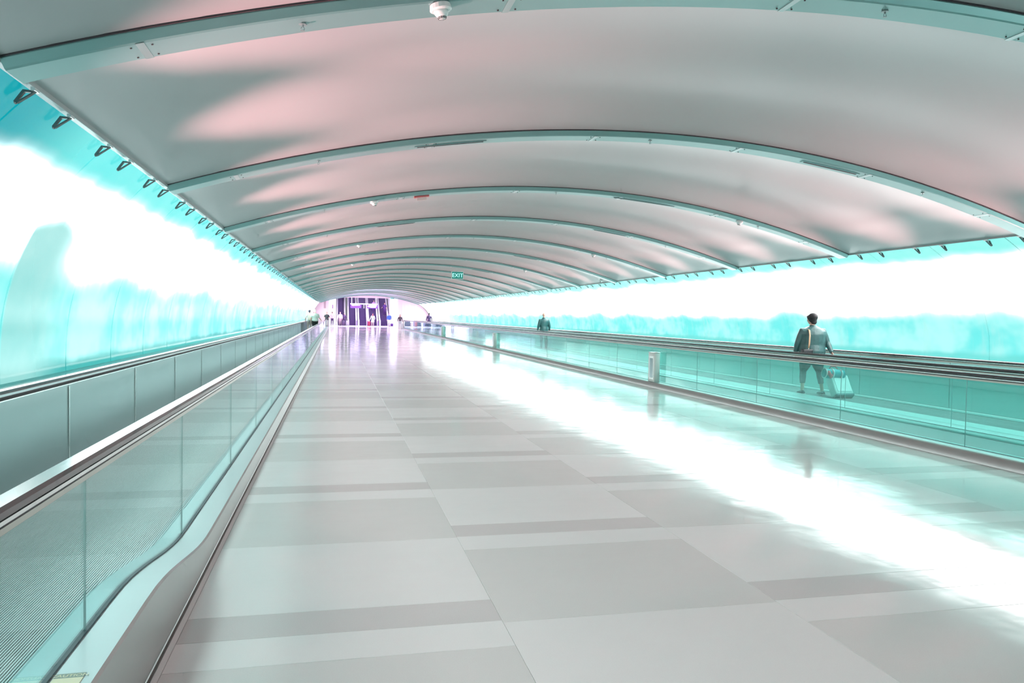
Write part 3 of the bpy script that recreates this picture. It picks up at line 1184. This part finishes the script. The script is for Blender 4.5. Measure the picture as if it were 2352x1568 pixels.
    for s_ in (1, -1):
        el, wr = Vector(P(*arms[s_][0])), Vector(P(*arms[s_][1]))
        d = (wr - el).normalized()
        side = Vector((0, 1, 0)) - d * d.y
        side = side.normalized() if side.length > .2 else Vector((1, 0, 0))
        nrm = d.cross(side)
        q.tube([wr - d * .02 * K, wr + d * .035 * K, wr + d * .085 * K], [(.024 * K, .018 * K), (.038 * K, .015 * K), (.040 * K, .013 * K)], 10, ref=side)
        for j, (o_, L_) in enumerate(((-.028, .058), (-.010, .070), (.010, .066), (.028, .052))):
            b0 = wr + d * .078 * K + side * o_ * K
            b1 = b0 + d * L_ * .5 * K - nrm * (.006 * s_) * K
            b2 = b1 + (d * .42 * L_ - nrm * (.45 * L_ * s_)) * K
            q.tube([b0, b1, b2], [.0088 * K, .0082 * K, .0065 * K], 6)
        b0 = wr + d * .02 * K + side * .030 * K
        q.tube([b0, b0 + (d * .032 + side * .022) * K, b0 + (d * .060 + side * .026 - nrm * .012 * s_) * K], [.0115 * K, .010 * K, .008 * K], 6)
        ex, ey, ez = s_ * .030 * K, .084 * K, .012 * K
        q.ball((hc.x + ex * ct - ey * st_, hc.y + ex * st_ + ey * ct, hc.z + ez), .011 * K, 8, 6, 1)
    hm = q.mesh('hands', [skin, mat('eye_dark', (.03, .02, .02), .2)], True)
    bmx = bmesh.new()
    bmx.from_mesh(me)
    bmx.from_mesh(hm)
    me.materials.clear()
    me.materials.append(skin)
    me.materials.append(MATS['eye_dark'])
    nb = len(me.polygons)
    bmx.to_mesh(me)
    bmx.free()
    me.polygons.foreach_set('use_smooth', [True] * len(me.polygons))
    put(me, 'body', t)

    # upper garment
    tm = mat('cloth_%02x%02x%02x_%s' % (*[int(c * 255) for c in top_col], top), top_col, .75 if top != 'jacket' else .42, bump=.9 if top == 'jacket' else .35, bscale=9., var=.3)
    q = MB()
    if top == 'dress':
        torso(q, .012, 1.0, 1.49)
        q.tube([P(0, 0, 1.10), P(0, 0, .95), P(0, 0, .74), P(0, 0, .55)], [(.15 * K, .11 * K), (.185 * K, .14 * K), (.205 * K, .16 * K), (.225 * K, .175 * K)], 20)
    else:
        torso(q, (.045 if g > 1.4 else .022) if top == 'jacket' else .014, .88, 1.49)
        if top == 'jacket':
            q.tube([P(0, 0, .98), P(0, -.003, .84)], [(.185 * g * K, .135 * g * K), (.19 * g * K, .14 * g * K)], 18)
            q.tube([P(0, -.016, 1.43), P(0, -.014, 1.52)], [.092 * K, .080 * K], 14)       # collar
    for s_ in (1, -1):
        arm(q, s_, .016 if top == 'jacket' else .010, 'wrist' if sleeves == 'long' else 'elbow')
    cm = evaluated(q.mesh(top, tm), voxel * .8)
    cm.materials.clear()
    cm.materials.append(tm)
    gname = {'jacket': 'jacket', 'shirt': 'shirt', 'dress': 'dress'}[top]
    put(cm, gname, t)
    # lower garment
    if bottom:
        bt = mat('cloth_%02x%02x%02x_b' % tuple(int(c * 255) for c in bot_col), bot_col, .8, bump=.2, bscale=20.)
        q = MB()
        q.tube([P(0, 0, 1.0), P(0, 0, .92), P(0, 0, .84)], [(.16 * g * K, .115 * g * K), (.178 * g * K, .13 * g * K), (.15 * g * K, .11 * g * K)], 18)
        for s_ in (1, -1):
            leg(q, s_, .014, bot_to)
        cm = evaluated(q.mesh(bottom, bt), voxel * .8)
        cm.materials.clear()
        cm.materials.append(bt)
        put(cm, bottom, t)
    # shoes
    sm_ = mat('shoe_%02x%02x%02x' % tuple(int(c * 255) for c in shoe_col), shoe_col, .5)
    for s_ in (1, -1):
        an = Vector(P(*legs[s_][1]))
        b = an + Vector((0, 0, -.08)) * K
        q = MB()
        q.tube([b + Vector((0, -.075, .035)) * K, b + Vector((0, -.03, .045)) * K, b + Vector((0, .05, .04)) * K, b + Vector((0, .14, .028)) * K, b + Vector((0, .19, .02)) * K],
               [(.028 * K, .032 * K), (.040 * K, .042 * K), (.045 * K, .036 * K), (.047 * K, .026 * K), (.028 * K, .015 * K)], 12)
        q.box(b.x - .040 * K, b.x + .040 * K, b.y - .09 * K, b.y + .18 * K, b.z, b.z + .014 * K, 1)
        q.build('shoe', [sm_, WHITEP], t, False)
    # hair
    if hair:
        hmx = mat('hair_%02x%02x%02x' % tuple(int(c * 255) for c in hair_col), hair_col, .6, bump=.6, bscale=60.)
        q = MB()
        K0, K = K, K * hs
        q.ball((hc.x, hc.y - .012 * K, hc.z + .026 * K), (.084 * K, .098 * K, .096 * K), 18, 12)
        if hair in ('short', 'long', 'cap', 'tail'):
            q.ball((hc.x, hc.y - .045 * K, hc.z - .02 * K), (.070 * K, .060 * K, .070 * K), 14, 8)
        if hair == 'bun':
            q.ball((hc.x, hc.y - .03 * K, hc.z + .055 * K), (.090 * K, .095 * K, .080 * K), 16, 10)
            q.ball((hc.x - .045 * K, hc.y + .005 * K, hc.z + .045 * K), (.060 * K, .075 * K, .050 * K), 12, 8)
            q.ball((hc.x + .01 * K, hc.y - .05 * K, hc.z - .035 * K), (.060 * K, .045 * K, .060 * K), 12, 8)
        if hair == 'long':
            q.tube([(hc.x, hc.y - .05 * K, hc.z + .02 * K), (hc.x, hc.y - .085 * K, hc.z - .12 * K), (hc.x, hc.y - .11 * K, hc.z - .26 * K), (hc.x, hc.y - .11 * K, hc.z - .36 * K)],
                   [(.08 * K, .06 * K), (.09 * K, .045 * K), (.085 * K, .035 * K), (.05 * K, .02 * K)], 14)
        if hair == 'tail':
            q.tube([(hc.x, hc.y - .09 * K, hc.z + .05 * K), (hc.x, hc.y - .15 * K, hc.z + .0 * K), (hc.x, hc.y - .13 * K, hc.z - .12 * K)], [.03 * K, .032 * K, .012 * K], 10)
        K = K0
        # keep the face free
        hm2 = evaluated(q.mesh('hair', hmx), voxel * .6, 2)
        bmx = bmesh.new()
        bmx.from_mesh(hm2)
        kill = []
        for v in bmx.verts:
            rel = v.co - hc
            yy = -rel.x * st_ + rel.y * ct
            if yy > .045 * K * hs and rel.z < .045 * K * hs:
                kill.append(v)
        bmesh.ops.delete(bmx, geom=kill, context='VERTS')
        bmx.to_mesh(hm2)
        bmx.free()
        hm2.materials.clear()
        hm2.materials.append(hmx)
        ho = put(hm2, 'hair', t)
        if head_turn:
            pass
    return t


def suitcase(name, label, cat, loc, rz, w, d, h, col, tilt=0., handle=.35, group=None, base=None, trim=None):
    t = thing(name, label, cat, loc, rz, group)
    t.rotation_euler = (tilt, 0, rz)
    m1 = mat('case_%02x%02x%02x' % tuple(int(c * 255) for c in col), col, .45)
    bc = base or tuple(c * .4 for c in col)
    m2 = mat('casebase_%02x%02x%02x' % tuple(int(c * 255) for c in bc), bc, .5)
    rbox('shell', m1, t, -w / 2, w / 2, 0, d, .15 * h, h, min(.035, d * .2), 3)
    rbox('foot_section', m2, t, -w / 2 - .004, w / 2 + .004, -.005, d + .005, .04, .165 * h, .015, 2)
    MB().box(-w / 2 + .04, w / 2 - .04, -.012, 0, .25 * h, .85 * h).build('front_pocket', m1, t)
    for s_ in (-1, 1):
        MB().cyl((s_ * (w / 2 - .03), d - .03, .03), (s_ * (w / 2 - .055), d - .03, .03), .03, seg=12).build('wheel', DARK, t)
        if handle:
            MB().cyl((s_ * .09, d - .02, h - .02), (s_ * .09, d - .02, h + handle), .008, seg=8).build('handle_tube', BRIGHT, t)
    if handle:
        rbox('grip', DARK, t, -.11, .11, d - .035, d - .005, h + handle - .01, h + handle + .025, .01, 2)
    rbox('top_handle', DARK, t, -.06, .06, d / 2 - .012, d / 2 + .012, h, h + .022, .008, 1)
    return t


# woman on the far right walkway, seen from behind
wa = {1: ((.325, -.06, 1.14), (.335, -.22, .93)), -1: ((-.33, .02, 1.14), (-.33, .10, .93))}
wleg = {1: ((.15, -.06, .50), (.21, -.10, .085)), -1: ((-.14, .10, .50), (-.17, .06, .085))}
WX, WY = 9.36, 13.55
person('woman walking away in dark teal leather jacket, cropped leggings and short black hair', (WX, WY, .102), -.10, 1.61, .011, None, 'jacket', (.055, .13, .13), 'long',
       'leggings', (.018, .07, .08), .24, (.018, .015, .018), 'bun', wa, wleg, 1.5, .02, (.02, .06, .07), .35, 1.14)
# her shoulder bag strap
t = thing('shoulder_bag', 'dark shoulder bag with tan strap on the woman in the leather jacket', 'bag', (WX, WY - .035, .102), -.10)
t.scale = (.92, 1.08, .92)
TAN = mat('tan_leather', (.62, .36, .22), .5)
MB().tube([(-.15, .10, 1.40), (-.155, .02, 1.452), (-.165, -.10, 1.41), (-.19, -.165, 1.30), (-.205, -.175, 1.12), (-.21, -.165, 1.02)], [(.019, .005)] * 6, 8).build('strap', TAN, t, True)
MB().tube([(-.21, -.165, 1.03), (-.225, -.185, 1.005), (-.235, -.165, .985), (-.215, -.15, 1.0)], [.006] * 4, 8).build('ring', BRIGHT, t, True)
rbox('bag_body', mat('black_leather', (.02, .02, .025), .4), t, -.36, -.12, -.205, -.10, .74, 1.0, .03, 3)

# tilted suitcase with a striped duffel strapped on top
sc = suitcase('rolling_suitcase', 'pale grey rolling suitcase pulled by the woman in the leather jacket', 'suitcase', (9.60, 12.76, .13), -.1, .36, .22, .50, (.56, .72, .70), tilt=-.62, handle=.22, base=(.03, .15, .16))
t = thing('duffel_bag', 'teal duffel bag with red and white stripes riding on the pale suitcase', 'bag', (9.52, 13.05, .465), -.1)
t.scale = (.8, .9, .9)
t.rotation_euler = (-.30, .08, -.1)
TEAL = mat('duffel_teal', (.02, .34, .38), .6, bump=.2, bscale=30)
REDS = mat('duffel_red', (.62, .14, .16), .6)
WHS = mat('duffel_white', (.85, .85, .84), .5)
MB().tube([(-.27, 0, .10), (-.25, 0, .10), (-.13, 0, .10), (.12, 0, .10), (.24, 0, .10), (.26, 0, .10)], [(.06, .06), (.105, .10), (.115, .105), (.115, .105), (.105, .10), (.06, .06)], 20, ref=(0, 1, 0)).build('bag_body', TEAL, t, True)
for xx, mm in ((-.245, WHS), (-.09, REDS), (-.055, WHS), (.13, REDS), (.16, WHS)):
    MB().tube([(xx - .008, 0, .10), (xx + .008, 0, .10)], [(.120, .110)] * 2, 20, ref=(0, 1, 0)).build('stripe', mm, t, True)
MB().tube([(-.19, -.10, .12), (-.20, -.13, .05), (-.16, -.13, .01), (-.12, -.10, .03)], [.03, .045, .045, .03], 12).build('end_pocket', REDS, t, True)
MB().tube([(-.12, 0, .20), (-.06, 0, .27), (.06, 0, .27), (.12, 0, .20)], [.012] * 4, 8).build('carry_handle', REDS, t, True)

# man further along the same walkway
person('bald man in dark green jacket standing on the far right walkway', (9.4, 34.0, .102), .0, 1.68, .018, None, 'jacket', (.03, .12, .12), 'long', 'trousers', (.03, .05, .06), .09,
       None or (.5, .4, .36), None, None, None, 1.12)

# two walking away on the left walkway
bp = (-1.66, 56.0, .102)
person('stout white-haired person in pale green shirt and black trousers on left walkway', (-1.46, 56.5, .102), .1, 1.73, .02, None, 'shirt', (.42, .58, .52), 'short', 'trousers', (.01, .015, .015), .09,
       (.75, .73, .70), 'short', {1: ((.30, .02, 1.15), (.46, .12, .95)), -1: ((-.27, -.02, 1.15), (-.29, .06, .90))}, None, 1.35)
person('dark-haired person in white top with backpack straps on left walkway', (-1.86, 56.9, .102), .1, 1.70, .02, None, 'shirt', (.78, .84, .80), 'short', 'trousers', (.5, .45, .42), .09,
       (.02, .02, .05), 'tail', None, None, .95)
t = thing('backpack', 'cream backpack with black straps worn on the left walkway', 'bag', (-1.84, 56.74, 1.05), .1)
rbox('pack_body', mat('cream_canvas', (.72, .72, .62), .7), t, -.14, .14, -.14, 0, 0, .40, .04, 3)
for s_ in (-1, 1):
    MB().tube([(s_ * .10, 0, .38), (s_ * .11, .10, .44), (s_ * .11, .22, .36)], [(.02, .006)] * 3, 6).build('strap', DARK, t)

SHADE = 0
# travellers at the end of the hall
person('man in black polo shirt pushing a grey cart beside the left rail', (-.97, 86.3, 0), PI, 1.74, .02, None, 'shirt', (.03, .05, .05), 'short', 'trousers', (.05, .05, .06), .09, (.30, .20, .15), 'short',
       {1: ((.28, .05, 1.17), (.26, .30, 1.02)), -1: ((-.28, .05, 1.17), (-.26, .30, 1.02))}, None, 1.15)
t = thing('luggage_cart', 'grey wheeled cart pushed by the man in the black polo shirt', 'cart', (-.97, 85.55, 0), 0)
rbox('cart_load', mat('cart_grey', (.30, .33, .34), .6), t, -.25, .25, -.2, .2, .18, .85, .05, 2)
MB().box(-.28, .28, -.24, .24, .12, .18).build('cart_platform', STEEL, t)
q = MB()
for s_ in (-1, 1):
    q.cyl((s_ * .24, .24, .15), (s_ * .24, .3, 1.02), .012, seg=6)
q.cyl((-.24, .3, 1.02), (.24, .3, 1.02), .014, seg=6)
q.build('push_bar', STEEL, t)
for sx in (-1, 1):
    for sy in (-1, 1):
        MB().cyl((sx * .22 - .01, sy * .18, .06), (sx * .22 + .01, sy * .18, .06), .06, seg=10).build('wheel', DARK, t)

person('man in pale pink shirt and dark trousers walking towards us', (-.46, 99.5, 0), PI, 1.82, .02, SKIN_D, 'shirt', (.50, .24, .32), 'short', 'trousers', (.03, .015, .05), .09, (.02, .01, .01), 'short')
person('woman in white blouse with cross strap and beige trousers', (.56, 103.2, 0), PI - .3, 1.80, .02, None, 'shirt', (.50, .42, .50), 'long', 'trousers', (.28, .20, .21), .09, (.45, .25, .18), 'short', None, None, 1.15)
person('slim person in dark jacket over pale scarf beside white blouse woman', (1.12, 103.9, 0), PI, 1.66, .02, None, 'jacket', (.05, .02, .08), 'long', 'trousers', (.05, .02, .09), .09, (.35, .18, .14), 'long', None, None, .9)
suitcase('travel_bag', 'small black wheeled bag held by the woman in the white blouse', 'suitcase', (.98, 102.8, .0), 0, .42, .28, .50, (.03, .01, .05), handle=.2)
suitcase('travel_bag', 'grey rounded wheeled bag beside the slim person in the jacket', 'suitcase', (1.52, 103.2, .0), 0, .44, .30, .66, (.26, .24, .28), handle=.1)
person('woman in short white dress with long brown hair walking to escalators', (4.72, 101.5, 0), 0., 1.68, .02, None, 'dress', (.55, .60, .52), 'long', None, (.5, .5, .5), .09, (.16, .05, .05), 'long',
       {-1: ((-.28, -.03, 1.15), (-.38, -.05, .90)), 1: ((.27, -.02, 1.15), (.27, .10, .93))}, None, 1.0)
suitcase('rolling_suitcase', 'crimson rolling suitcase beside the woman in the white dress', 'suitcase', (4.22, 100.9, .0), .1, .36, .24, .62, (.2, .004, .035), tilt=.25, handle=.25)
person('man in bright blue pullover and khaki trousers standing at the right', (6.62, 98.0, 0), .1, 1.76, .02, SKIN, 'shirt', (.012, .05, .22), 'long', 'trousers', (.58, .40, .36), .09, (.25, .14, .35), 'short', None, None, 1.2)
suitcase('travel_bag', 'dark violet bag on the floor beside the man in the blue pullover', 'suitcase', (7.0, 99.6, .0), 0, .55, .3, .42, (.05, .01, .12), handle=0)
person('woman with dark hair in black and white top at walkway end', (7.08, 86.6, 0), PI, 1.60, .02, None, 'shirt', (.06, .04, .07), 'long', 'trousers', (.35, .42, .44), .09, (.12, .05, .05), 'long', None, None, 1.0)
suitcase('travel_bag', 'small grey wheeled case in front of the woman at walkway end', 'suitcase', (7.40, 85.9, .0), 0, .35, .25, .60, (.36, .42, .44), handle=.2)
person('person in dark purple top far along the right walkway', (9.45, 79.0, .102), 0., 1.72, .02, SKIN_D, 'jacket', (.04, .02, .09), 'long', 'trousers', (.03, .02, .05), .09, (.02, .01, .02), 'short')
ey = Y0E + .9 + 6 * .36 + .18
person('person in dark violet shirt riding down the rightmost escalator', (6.62, ey, 7 * .208), PI - .4, 1.75, .02, None, 'shirt', (.07, .02, .16), 'short', 'trousers', (.07, .02, .14), .09, (.3, .12, .1), 'short',
       {1: ((.30, .02, 1.15), (.42, .18, 1.0)), -1: ((-.27, -.02, 1.15), (-.29, .06, .90))})
ey = Y0E + .9 + 8 * .36 + .18
person('person in lilac clothes high on the fourth escalator', (5.15, ey, 9 * .208), PI, 1.65, .02, None, 'shirt', (.40, .22, .60), 'short', 'trousers', (.10, .03, .2), .09, (.2, .08, .1), 'short')
